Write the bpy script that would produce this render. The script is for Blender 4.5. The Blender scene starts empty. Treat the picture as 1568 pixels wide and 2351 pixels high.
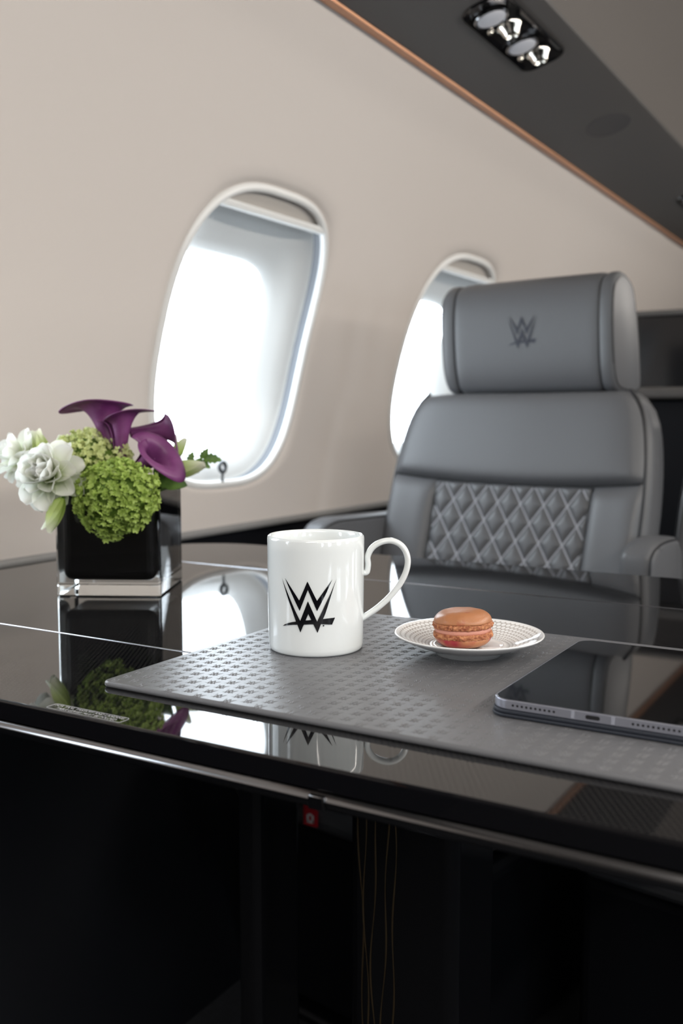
import bpy, bmesh, math, random
from mathutils import Vector, Matrix, noise
random.seed(7)
PI = math.pi
S = bpy.context.scene
C = S.collection

# ------------------------------------------------------------------ camera
cam_d = bpy.data.cameras.new('camera')
cam = bpy.data.objects.new('camera', cam_d); C.objects.link(cam)
cam.location = (0, 0, 0.197)
cam.rotation_euler = (math.radians(90 - 5.51), 0, math.radians(30.56))
cam_d.sensor_fit = 'VERTICAL'; cam_d.sensor_height = 36; cam_d.sensor_width = 24; cam_d.lens = 35
cam_d.clip_start = 0.02
cam_d.dof.use_dof = True; cam_d.dof.focus_distance = 0.79; cam_d.dof.aperture_fstop = 6.3
S.camera = cam

# ------------------------------------------------------------------ sky, lamps, exposure
SKY = 10.0
w = bpy.data.worlds.new('overcast_sky'); S.world = w; w.use_nodes = True
bg = w.node_tree.nodes['Background']
bg.inputs['Color'].default_value = (0.84, 0.92, 1.0, 1); bg.inputs['Strength'].default_value = SKY
S.view_settings.view_transform = 'Standard'; S.view_settings.look = 'None'
S.view_settings.gamma = 1; S.view_settings.use_curve_mapping = False
S.view_settings.exposure = 0.0
S.cycles.max_bounces = 10; S.cycles.transparent_max_bounces = 12
S.cycles.sample_clamp_indirect = 6.0; S.cycles.caustics_refractive = True; S.cycles.caustics_reflective = False

def area(name, loc, rot, sx, sy, energy, color, portal=False):
    l = bpy.data.lights.new(name, 'AREA'); l.shape = 'RECTANGLE'; l.size = sx; l.size_y = sy
    l.energy = energy; l.color = color
    if portal: l.cycles.is_portal = True
    o = bpy.data.objects.new(name, l); C.objects.link(o); o.location = loc; o.rotation_euler = rot
    return o
# unseen warm fill lights, added to brighten the cabin
area('ceiling_fill', (0.14, 1.8, 1.13), (0, 0, 0), 0.12, 4.0, 5, (1.0, 0.94, 0.86))  # added fill below the middle of the ceiling
area('aft_fill', (0.14, -1.1, 1.12), (0, 0, 0), 0.5, 1.7, 22, (1.0, 0.95, 0.89))  # added fill from overhead behind the camera
area('wall_fill', (0.80, 1.6, 0.765), (0, math.radians(72), 0), 0.04, 5.6, 40, (1.0, 0.93, 0.85))  # added strip at the right valance, evens the light on the left wall

# ------------------------------------------------------------------ materials
def mat(name, col, rough=0.5, metal=0.0, coat=0.0, spec=0.5, trans=0.0, ior=1.5, bump=None, sss=0.0, alpha=1):
    m = bpy.data.materials.new(name); m.use_nodes = True
    b = m.node_tree.nodes['Principled BSDF']
    b.inputs['Base Color'].default_value = (*col, 1); b.inputs['Roughness'].default_value = rough
    b.inputs['Metallic'].default_value = metal; b.inputs['Coat Weight'].default_value = coat
    b.inputs['Coat Roughness'].default_value = 0.03
    b.inputs['Specular IOR Level'].default_value = spec; b.inputs['Transmission Weight'].default_value = trans
    b.inputs['IOR'].default_value = ior
    if sss:
        b.inputs['Subsurface Weight'].default_value = sss; b.inputs['Subsurface Radius'].default_value = (.004, .004, .003)
    if bump:
        nt = m.node_tree; tc = nt.nodes.new('ShaderNodeTexCoord'); n = nt.nodes.new('ShaderNodeTexNoise')
        n.inputs['Scale'].default_value = bump[0]; n.inputs['Detail'].default_value = 4
        bp = nt.nodes.new('ShaderNodeBump'); bp.inputs['Strength'].default_value = bump[1]; bp.inputs['Distance'].default_value = bump[2]
        nt.links.new(tc.outputs['Object'], n.inputs['Vector']); nt.links.new(n.outputs['Fac'], bp.inputs['Height'])
        nt.links.new(bp.outputs['Normal'], b.inputs['Normal'])
    return m
def two_tone(m, c1, c2, scale, lo, hi, detail=3):
    nt = m.node_tree; b = nt.nodes['Principled BSDF']
    tc = nt.nodes.new('ShaderNodeTexCoord'); n = nt.nodes.new('ShaderNodeTexNoise'); n.inputs['Scale'].default_value = scale
    n.inputs['Detail'].default_value = detail
    r = nt.nodes.new('ShaderNodeValToRGB'); r.color_ramp.elements[0].position = lo; r.color_ramp.elements[1].position = hi
    r.color_ramp.elements[0].color = (*c1, 1); r.color_ramp.elements[1].color = (*c2, 1)
    nt.links.new(tc.outputs['Object'], n.inputs['Vector']); nt.links.new(n.outputs['Fac'], r.inputs['Fac'])
    nt.links.new(r.outputs['Color'], b.inputs['Base Color'])
    return m

M = {}
M['wall'] = mat('cream_sidewall', (0.70, 0.642, 0.60), 0.45, bump=(260, 0.05, 0.001))
M['white_plastic'] = mat('white_plastic', (0.80, 0.80, 0.79), 0.25)
M['liner'] = mat('grey_liner', (0.50, 0.50, 0.49), 0.35)
M['gasket'] = mat('grey_groove_shadow', (0.13, 0.14, 0.16), 0.5)  # shade of the groove behind the window lip, put into its colour
M['shade'] = mat('shade_fabric', (0.46, 0.43, 0.40), 0.6)
M['valance'] = mat('charcoal_panel', (0.088, 0.082, 0.078), 0.55)
M['fascia'] = mat('taupe_panel', (0.15, 0.135, 0.124), 0.5)
M['ceiling'] = mat('ceiling_panel', (0.62, 0.58, 0.54), 0.6)
M['copper'] = mat('copper_trim', (0.62, 0.30, 0.16), 0.4, metal=0.35)
M['lip'] = mat('pale_lip', (0.30, 0.295, 0.29), 0.25)
M['black_panel'] = mat('black_panel', (0.0035, 0.004, 0.006), 0.6, spec=0.2)
M['black_gloss'] = mat('black_gloss', (0.006, 0.006, 0.007), 0.12)
M['carpet'] = two_tone(mat('dark_carpet', (0.008, 0.009, 0.012), 0.95, bump=(700, 0.5, 0.003)), (0.002, 0.002, 0.003), (0.007, 0.008, 0.011), 90, 0.3, 0.7)
M['grey_bulkhead'] = mat('grey_bulkhead', (0.10, 0.095, 0.09), 0.6)
M['leather'] = mat('grey_leather', (0.108, 0.111, 0.119), 0.42, spec=0.4, bump=(420, 0.12, 0.0006))
M['piping'] = mat('dark_piping', (0.012, 0.013, 0.016), 0.45)
M['stitch'] = mat('pale_thread', (0.42, 0.43, 0.47), 0.5)
M['navy_print'] = mat('dark_navy_thread', (0.008, 0.010, 0.025), 0.55)
M['mat_leather'] = mat('mat_leather', (0.125, 0.126, 0.134), 0.36, bump=(900, 0.25, 0.0004))
M['chrome'] = mat('polished_metal', (0.75, 0.72, 0.66), 0.12, metal=1)
M['dark_chrome'] = mat('smoked_metal', (0.22, 0.22, 0.23), 0.16, metal=1)
M['seam_metal'] = mat('seam_metal', (0.40, 0.42, 0.47), 0.18, metal=1)
M['clip_grey'] = mat('clip_grey', (0.10, 0.11, 0.12), 0.35, metal=0.5)
M['porcelain'] = mat('white_porcelain', (0.78, 0.815, 0.82), 0.06, coat=0.3, sss=0.0)
M['black_print'] = mat('black_print', (0.004, 0.004, 0.006), 0.08)
M['grey_print'] = mat('grey_print', (0.58, 0.58, 0.60), 0.4)
M['alu'] = mat('grey_aluminium', (0.36, 0.37, 0.43), 0.33, metal=0.75)
M['alu_light'] = mat('antenna_band', (0.28, 0.29, 0.34), 0.45)
M['hole'] = mat('dark_hole', (0.003, 0.003, 0.004), 0.6)
M['screen'] = mat('black_glass_screen', (0.003, 0.003, 0.0035), 0.03)
M['cover'] = mat('dark_blue_cover', (0.016, 0.020, 0.030), 0.55)
M['glass'] = mat('clear_glass', (0.97, 0.99, 0.98), 0.0, trans=1.0, ior=1.5)
M['vase_black'] = mat('black_vase_core', (0.001, 0.001, 0.0015), 0.3, spec=0.1)
M['red'] = mat('red_tag', (0.45, 0.01, 0.02), 0.5)
M['white_mark'] = mat('white_mark', (0.75, 0.75, 0.75), 0.5)
M['lens'] = mat('frosted_lens', (0.62, 0.63, 0.68), 0.3)
M['brass'] = mat('brass_inlay', (0.26, 0.18, 0.10), 0.3, metal=0.9)
M['purple'] = two_tone(mat('purple_spathe', (0.2, 0.03, 0.17), 0.38, sss=0.1), (0.145, 0.028, 0.130), (0.31, 0.09, 0.27), 30, 0.3, 0.75)
M['stem'] = mat('green_stem', (0.10, 0.20, 0.03), 0.45)
M['leaf'] = two_tone(mat('green_leaf', (0.07, 0.15, 0.02), 0.45), (0.035, 0.085, 0.012), (0.13, 0.24, 0.04), 60, 0.3, 0.7)
M['lime'] = two_tone(mat('lime_floret', (0.3, 0.42, 0.06), 0.5), (0.25, 0.40, 0.03), (0.62, 0.73, 0.25), 55, 0.25, 0.8)
M['pale_lime'] = two_tone(mat('pale_lime_floret', (0.5, 0.58, 0.2), 0.5), (0.52, 0.59, 0.17), (0.80, 0.83, 0.50), 50, 0.25, 0.8)
M['green_core'] = mat('green_core', (0.10, 0.17, 0.018), 0.8)
M['cream'] = mat('macaron_filling', (0.58, 0.26, 0.19), 0.55)

def translucent(m, col, k):
    nt = m.node_tree; b = nt.nodes['Principled BSDF']; t = nt.nodes.new('ShaderNodeBsdfTranslucent'); x = nt.nodes.new('ShaderNodeMixShader')
    nt.links.new(col, t.inputs['Color']); x.inputs['Fac'].default_value = k
    nt.links.new(b.outputs[0], x.inputs[1]); nt.links.new(t.outputs[0], x.inputs[2]); nt.links.new(x.outputs[0], nt.nodes['Material Output'].inputs['Surface'])
    b.inputs['Subsurface Weight'].default_value = 0
for k_ in ('lime', 'pale_lime', 'purple', 'leaf'):
    translucent(M[k_], M[k_].node_tree.nodes['Principled BSDF'].inputs['Base Color'].links[0].from_socket, 0.3)
def petal_material(name, base, mid, tip):
    m = mat(name, mid, 0.45, sss=0.12); nt = m.node_tree; b = nt.nodes['Principled BSDF']
    a = nt.nodes.new('ShaderNodeAttribute'); a.attribute_name = 'along'
    r = nt.nodes.new('ShaderNodeValToRGB'); e = r.color_ramp.elements
    e[0].position = 0.05; e[0].color = (*base, 1); e[1].position = 1.0; e[1].color = (*tip, 1)
    k = e.new(0.5); k.color = (*mid, 1)
    nt.links.new(a.outputs['Fac'], r.inputs['Fac']); nt.links.new(r.outputs['Color'], b.inputs['Base Color'])
    translucent(m, r.outputs['Color'], 0.4)
    return m
M['petal'] = petal_material('white_petal', (0.58, 0.68, 0.30), (0.84, 0.86, 0.77), (0.90, 0.90, 0.88))
M['bud'] = petal_material('green_white_bud', (0.36, 0.48, 0.10), (0.55, 0.66, 0.25), (0.80, 0.80, 0.70))

def pane_material():
    m = bpy.data.materials.new('window_pane'); m.use_nodes = True; nt = m.node_tree; nt.nodes.clear()
    o = nt.nodes.new('ShaderNodeOutputMaterial'); t = nt.nodes.new('ShaderNodeBsdfTransparent'); g = nt.nodes.new('ShaderNodeBsdfGlossy')
    t.inputs['Color'].default_value = (0.97, 0.98, 0.98, 1); g.inputs['Roughness'].default_value = 0.02
    f = nt.nodes.new('ShaderNodeLayerWeight'); f.inputs['Blend'].default_value = 0.5
    p = nt.nodes.new('ShaderNodeMath'); p.operation = 'POWER'; p.inputs[1].default_value = 5.0
    nt.links.new(f.outputs['Facing'], p.inputs[0])
    q = nt.nodes.new('ShaderNodeMath'); q.operation = 'MULTIPLY'; q.inputs[1].default_value = 0.5; nt.links.new(p.outputs[0], q.inputs[0])
    x = nt.nodes.new('ShaderNodeMixShader'); nt.links.new(q.outputs[0], x.inputs['Fac'])
    nt.links.new(t.outputs[0], x.inputs[1]); nt.links.new(g.outputs[0], x.inputs[2]); nt.links.new(x.outputs[0], o.inputs['Surface'])
    return m
M['pane'] = pane_material()

def table_material():
    # piano-black lacquer with a fine woven fleck under the clear coat
    m = mat('black_lacquer', (0.005, 0.005, 0.006), 0.03); nt = m.node_tree; b = nt.nodes['Principled BSDF']
    tc = nt.nodes.new('ShaderNodeTexCoord'); sep = nt.nodes.new('ShaderNodeSeparateXYZ'); nt.links.new(tc.outputs['Object'], sep.inputs[0])
    def math_(op, a, v=None):
        n = nt.nodes.new('ShaderNodeMath'); n.operation = op
        for i, q in enumerate((a, v)):
            if q is None: continue
            if hasattr(q, 'links'): nt.links.new(q, n.inputs[i])
            else: n.inputs[i].default_value = q
        return n.outputs[0]
    v = math_('MULTIPLY', sep.outputs['Y'], 1 / 0.0034); row = math_('FLOOR', v); fv = math_('FRACT', v)
    half = math_('MULTIPLY', math_('MODULO', row, 2.0), 0.5)
    u = math_('FRACT', math_('ADD', math_('MULTIPLY', sep.outputs['X'], 1 / 0.0042), half))
    ge = nt.nodes.new('ShaderNodeNewGeometry'); gs = nt.nodes.new('ShaderNodeSeparateXYZ'); nt.links.new(ge.outputs['True Normal'], gs.inputs[0])
    dash = math_('MULTIPLY', math_('MULTIPLY', math_('LESS_THAN', u, 0.55), math_('LESS_THAN', fv, 0.30)), math_('GREATER_THAN', gs.outputs['Z'], 0.98))
    mix = nt.nodes.new('ShaderNodeMix'); mix.data_type = 'RGBA'
    mix.inputs['A'].default_value = (0.004, 0.004, 0.005, 1); mix.inputs['B'].default_value = (0.030, 0.029, 0.027, 1)
    nt.links.new(dash, mix.inputs['Factor']); nt.links.new(mix.outputs['Result'], b.inputs['Base Color'])
    return m
M['lacquer'] = table_material()

def plate_material():
    m = mat('patterned_porcelain', (0.85, 0.85, 0.85), 0.08, coat=0.3); nt = m.node_tree; b = nt.nodes['Principled BSDF']
    tc = nt.nodes.new('ShaderNodeTexCoord'); sep = nt.nodes.new('ShaderNodeSeparateXYZ'); nt.links.new(tc.outputs['Object'], sep.inputs[0])
    def ma(op, a, v=None):
        n = nt.nodes.new('ShaderNodeMath'); n.operation = op
        for i, q in enumerate((a, v)):
            if q is None: continue
            if hasattr(q, 'links'): nt.links.new(q, n.inputs[i])
            else: n.inputs[i].default_value = q
        return n.outputs[0]
    X, Y, Z = sep.outputs
    r = ma('SQRT', ma('ADD', ma('MULTIPLY', X, X), ma('MULTIPLY', Y, Y)))
    v = ma('DIVIDE', ma('LOGARITHM', r, math.e), 0.076); row = ma('FLOOR', v); fv = ma('SUBTRACT', ma('FRACT', v), 0.5)
    half = ma('MULTIPLY', ma('ABSOLUTE', ma('MODULO', row, 2.0)), 0.5)
    u = ma('ADD', ma('MULTIPLY', ma('ARCTAN2', Y, X), 72 / (2 * PI)), half); fu = ma('SUBTRACT', ma('FRACT', u), 0.5)
    d = ma('SQRT', ma('ADD', ma('MULTIPLY', fu, fu), ma('MULTIPLY', fv, fv)))
    line = ma('GREATER_THAN', d, 0.43)
    ring = ma('MULTIPLY', ma('GREATER_THAN', r, 0.031), ma('LESS_THAN', r, 0.0575))
    ge = nt.nodes.new('ShaderNodeNewGeometry'); gs = nt.nodes.new('ShaderNodeSeparateXYZ'); nt.links.new(ge.outputs['Normal'], gs.inputs[0])
    top = ma('GREATER_THAN', gs.outputs['Z'], 0.2)
    fac = ma('MULTIPLY', ma('MULTIPLY', line, ring), top)
    mix = nt.nodes.new('ShaderNodeMix'); mix.data_type = 'RGBA'
    mix.inputs['A'].default_value = (0.85, 0.85, 0.85, 1); mix.inputs['B'].default_value = (0.50, 0.475, 0.455, 1)
    nt.links.new(fac, mix.inputs['Factor']); nt.links.new(mix.outputs['Result'], b.inputs['Base Color'])
    return m
M['plate'] = plate_material()

def macaron_material(name, red_lo, red_hi, scale):
    m = mat(name, (0.5, 0.2, 0.08), 0.36, bump=(900, 0.25, 0.0006))
    return two_tone(m, (0.43, 0.18, 0.08), (0.30, 0.014, 0.030), scale, red_lo, red_hi, 2)
M['shell_top'] = macaron_material('macaron_shell_top', 0.60, 0.68, 42)
M['shell_bottom'] = macaron_material('macaron_shell_bottom', 0.54, 0.66, 40)
M['crumb'] = two_tone(mat('macaron_crumb', (0.5, 0.2, 0.08), 0.8), (0.26, 0.07, 0.03), (0.54, 0.24, 0.11), 300, 0.35, 0.65)

# ------------------------------------------------------------------ helpers
def finish(o, smooth, angle, flat_big=False):
    if smooth:
        me = o.data
        me.polygons.foreach_set('use_smooth', [True] * len(me.polygons))
        if angle: me.set_sharp_from_angle(angle=math.radians(angle))
        if flat_big:                       # large flat faces keep their own normal, only the rounded edges are smooth
            ar = sorted(p.area for p in me.polygons); md = ar[len(ar) // 2]
            for p in me.polygons:
                if p.area > 12 * md: p.use_smooth = False
def obj(name, vf, m, parent=None, smooth=True, angle=38, loc=None):
    me = bpy.data.meshes.new(name); is_bm = isinstance(vf, bmesh.types.BMesh)
    if isinstance(vf, bmesh.types.BMesh):
        bmesh.ops.recalc_face_normals(vf, faces=vf.faces[:]); vf.to_mesh(me); vf.free()
    else:
        me.from_pydata([tuple(v) for v in vf[0]], [], vf[1])
        bm = bmesh.new(); bm.from_mesh(me); bmesh.ops.recalc_face_normals(bm, faces=bm.faces[:]); bm.to_mesh(me); bm.free()
    me.materials.append(M[m] if isinstance(m, str) else m)
    o = bpy.data.objects.new(name, me); C.objects.link(o)
    if parent is not None: o.parent = parent
    if loc: o.location = loc
    finish(o, smooth, angle, is_bm)
    return o
def tag(o, label, cat, group=None, kind=None):
    if label: o['label'] = label
    if cat: o['category'] = cat
    if group: o['group'] = group
    if kind: o['kind'] = kind
    return o
def thing(name, label, cat, loc=(0, 0, 0), rotz=0, group=None):
    o = bpy.data.objects.new(name, None); C.objects.link(o); o.location = loc; o.rotation_euler = (0, 0, rotz)
    o.empty_display_size = 0.02
    return tag(o, label, cat, group)
def struct(name, vf, m, parent=None, **k):
    o = obj(name, vf, m, parent, **k)
    if parent is None: o['kind'] = 'structure'
    return o
def struct_empty(name, loc=(0, 0, 0)):
    o = bpy.data.objects.new(name, None); C.objects.link(o); o.location = loc; o['kind'] = 'structure'; return o
def dup(root, loc, label=None, rotz=None):
    r = root.copy(); C.objects.link(r); r.location = loc
    if rotz is not None: r.rotation_euler = (0, 0, rotz)
    if label: r['label'] = label
    for ch in list(root.children):
        c = ch.copy(); C.objects.link(c); c.parent = r
        for g in ch.children:
            d = g.copy(); C.objects.link(d); d.parent = c
    return r
def rbox(sx, sy, sz, r=0.003, seg=3, c=(0, 0, 0)):
    bm = bmesh.new(); bmesh.ops.create_cube(bm, size=1)
    for v in bm.verts: v.co = Vector((v.co.x * sx + c[0], v.co.y * sy + c[1], v.co.z * sz + c[2]))
    if r: bmesh.ops.bevel(bm, geom=bm.edges[:], offset=r, segments=seg, profile=0.5, affect='EDGES')
    return bm
def slab(outline, z0, z1, bev=0.001, seg=3, both=False):
    bm = bmesh.new(); vs = [bm.verts.new((x, y, z0)) for x, y in outline]; f = bm.faces.new(vs)
    r = bmesh.ops.extrude_face_region(bm, geom=[f])
    for v in r['geom']:
        if isinstance(v, bmesh.types.BMVert): v.co.z = z1
    if bev:
        es = [e for e in bm.edges if all(abs(v.co.z - z1) < 1e-7 for v in e.verts) or (both and all(abs(v.co.z - z0) < 1e-7 for v in e.verts))]
        bmesh.ops.bevel(bm, geom=es, offset=bev, segments=seg, profile=0.5, affect='EDGES')
    return bm
def rrect(x0, x1, y0, y1, radii, n=8):
    """corner radii in order: (x0,y0) (x1,y0) (x1,y1) (x0,y1)"""
    if not isinstance(radii, (tuple, list)): radii = (radii,) * 4
    out = []
    for (cx, cy, a0), r in zip(((x0, y0, PI), (x1, y0, 1.5 * PI), (x1, y1, 0), (x0, y1, .5 * PI)), radii):
        sx, sy = (1 if cx == x0 else -1), (1 if cy == y0 else -1)
        if r <= 0: out.append((cx, cy)); continue
        for i in range(n + 1):
            a = a0 + .5 * PI * i / n; out.append((cx + sx * r + r * math.cos(a), cy + sy * r + r * math.sin(a)))
    return out
def lathe(prof, n=64, wob=None):
    V, F = [], []; idx = []
    for k, (r, z) in enumerate(prof):
        if r < 1e-7: idx.append([len(V)]); V.append((0, 0, z)); continue
        row = []
        for i in range(n):
            a = 2 * PI * i / n; rr, zz = (r, z) if wob is None else wob(k, a, r, z)
            row.append(len(V)); V.append((rr * math.cos(a), rr * math.sin(a), zz))
        idx.append(row)
    for a, b in zip(idx, idx[1:]):
        for i in range(n):
            j = (i + 1) % n
            if len(a) == 1 and len(b) == 1: continue
            if len(a) == 1: F.append((a[0], b[i], b[j]))
            elif len(b) == 1: F.append((a[i], a[j], b[0]))
            else: F.append((a[i], a[j], b[j], b[i]))
    return V, F
def tube(pts, rad, n=8, closed=False, caps=True, up=None, flat=1.0):
    pts = [Vector(p) for p in pts]; N = len(pts); V, F = [], []; prev = None
    for i, p in enumerate(pts):
        if closed: t = pts[(i + 1) % N] - pts[i - 1]
        else: t = pts[min(i + 1, N - 1)] - pts[max(i - 1, 0)]
        t.normalize()
        if prev is None:
            a = Vector(up) if up else (Vector((0, 0, 1)) if abs(t.z) < .9 else Vector((1, 0, 0)))
            nrm = (a - t * a.dot(t)).normalized()
        else: nrm = (prev - t * prev.dot(t)).normalized()
        prev = nrm; bi = t.cross(nrm)
        r = rad(i / (N - 1)) if callable(rad) else rad
        for k in range(n):
            q = 2 * PI * k / n; V.append(p + nrm * (r * math.cos(q)) + bi * (r * flat * math.sin(q)))
    for i in range(N if closed else N - 1):
        for k in range(n):
            a, b = i * n, ((i + 1) % N) * n
            F.append((a + k, a + (k + 1) % n, b + (k + 1) % n, b + k))
    if caps and not closed:
        F.append(tuple(range(n - 1, -1, -1))); F.append(tuple(range((N - 1) * n, N * n)))
    return V, F
def grid(nu, nv, fn):
    V = [fn(i / nu, j / nv) for j in range(nv + 1) for i in range(nu + 1)]
    F = [(j * (nu + 1) + i, j * (nu + 1) + i + 1, (j + 1) * (nu + 1) + i + 1, (j + 1) * (nu + 1) + i) for j in range(nv) for i in range(nu)]
    return V, F
def join(*parts):
    V, F = [], []
    for v, f in parts:
        o = len(V); V += list(v); F += [tuple(i + o for i in q) for q in f]
    return V, F
def spline(P, n=10):
    P = [Vector(p) for p in P]; out = []
    for i in range(len(P) - 1):
        a, b, c, d = P[max(i - 1, 0)], P[i], P[i + 1], P[min(i + 2, len(P) - 1)]
        for k in range(n):
            t = k / n
            out.append(.5 * ((2 * b) + (c - a) * t + (2 * a - 5 * b + 4 * c - d) * t * t + (3 * b - a - 3 * c + d) * t ** 3))
    out.append(P[-1]); return out
def extrude_y(prof, y0, y1, ny=1):
    V, F = [], []; n = len(prof)
    for j in range(ny + 1):
        y = y0 + (y1 - y0) * j / ny; V += [(x, y, z) for x, z in prof]
    for j in range(ny):
        for i in range(n - 1):
            a = j * n + i; F.append((a, a + 1, a + 1 + n, a + n))
    return V, F

# the angular double-W emblem with its slash, in units of the photographed print (y up), centred
def emblem_loops():
    up = [(180, 190), (360, 455), (540, 725), (745, 240), (980, 725), (1180, 445), (1360, 200), (1290, 345), (1215, 520), (1130, 690), (980, 985),
          (755, 450), (548, 985), (400, 680), (290, 445)]
    lo = [(100, 195), (150, 360), (240, 650), (455, 1262), (355, 1285), (250, 1322), (175, 1362), (115, 1408), (250, 1375), (370, 1350), (490, 1337),
          (565, 1530), (650, 1325), (770, 1315), (890, 1310), (992, 1530), (1075, 1310), (1200, 1318), (1350, 1335), (1422, 1165), (1280, 1170),
          (1128, 1183), (1180, 1060), (1240, 880), (1300, 690), (1390, 400), (1462, 190), (1400, 340), (1310, 560), (1220, 740), (1120, 960), (982, 1245),
          (755, 735), (562, 1238), (440, 1000), (280, 640), (180, 400)]
    hole = [(765, 1050), (695, 1220), (835, 1205)]
    dot = [(1138 + 20 * math.cos(k * PI / 4), 1352 + 20 * math.sin(k * PI / 4)) for k in range(8)]
    f = lambda L: [((x - 781) / 1362, (860 - y) / 1362) for x, y in L]
    return [f(up)], [f(lo), f(hole)], [f(dot)]
def emblem_bm(width, dot=True, cut=None):
    bm = bmesh.new()
    for k, loops in enumerate(emblem_loops()):
        if k == 2 and not dot: continue
        es = []
        for L in loops:
            vs = [bm.verts.new((x * width, y * width, 0)) for x, y in L]
            es += [bm.edges.new((vs[i], vs[(i + 1) % len(vs)])) for i in range(len(vs))]
        bmesh.ops.triangle_fill(bm, use_beauty=True, use_dissolve=False, edges=es)
    if cut:
        x = -width / 2
        while x < width / 2:
            bmesh.ops.bisect_plane(bm, geom=bm.verts[:] + bm.edges[:] + bm.faces[:], plane_co=(x, 0, 0), plane_no=(1, 0, 0)); x += cut
    return bm

# ------------------------------------------------------------------ the cabin shell
R, XC = 1.2, 0.14                       # inner radius and axis of the cabin (axis at table height)
FLOOR = -0.72; Y0, Y1 = -2.2, 5.2
WS, WA, WB, WN = 0.327, 0.21, 0.254, 3.04   # window: arc height of its centre, half width, half height, squareness
PITCH, WY = 0.795, 1.39
S_TOP = R * math.asin(0.78 / R)
def on_wall(y, s, d=0.0, side=1):
    """point of the sidewall at length y, arc height s, pushed outwards by d"""
    t = s / R; x = XC - (R + d) * math.cos(t); z = (R + d) * math.sin(t)
    return (x if side == 1 else 2 * XC - x, y, z)
def sup(a, n=WN):
    c, s_ = math.cos(a), math.sin(a)
    return math.copysign(abs(c) ** (2 / n), c), math.copysign(abs(s_) ** (2 / n), s_)

# a rectangle ring whose outer points include the true corners
def wall_exact(name, side, centres):
    parts = []
    for yc in centres:
        L, T, B = PITCH / 2, S_TOP - WS, WS
        angs = sorted(set([2 * PI * i / 96 for i in range(96)] + [math.atan2(T, L), PI - math.atan2(T, L), PI + math.atan2(B, L), 2 * PI - math.atan2(B, L)]))
        NA, NR = len(angs), 12; V = []
        for j in range(NR + 1):
            v = j / NR; t = v ** 1.5; d = 0.012 * max(0, 1 - v * 5) ** 2
            for a in angs:
                cx, cy = sup(a); hx, hy = yc + WA * cx, WS + WB * cy
                dx, dy = math.cos(a), math.sin(a)
                k = min(L / abs(dx) if abs(dx) > 1e-9 else 1e9, (T if dy > 0 else B) / abs(dy) if abs(dy) > 1e-9 else 1e9)
                V.append(on_wall(hx + (yc + dx * k - hx) * t, hy + (WS + dy * k - hy) * t, d, side))
        F = [(j * NA + i, j * NA + (i + 1) % NA, (j + 1) * NA + (i + 1) % NA, (j + 1) * NA + i) for j in range(NR) for i in range(NA)]
        parts.append((V, F))
    ys = (min(centres) - PITCH / 2, max(centres) + PITCH / 2)
    for a, b in ((Y0, ys[0] + .04), (ys[1] - .04, Y1)):     # plain ends, lapped behind the window panels
        if b > a: parts.append(grid(4, 48, lambda u, v, a=a, b=b: on_wall(a + (b - a) * u, S_TOP * v, 0.002, side)))
    return struct(name, join(*parts), 'wall', angle=60)

left_c = [WY + PITCH * k for k in (-2, -1, 0, 1, 2)]
right_c = [WY + PITCH * k for k in (-3, -2, -1, 0, 1, 2)]
wall_exact('wall_left', 1, left_c)
wall_exact('wall_right', -1, right_c)

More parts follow.
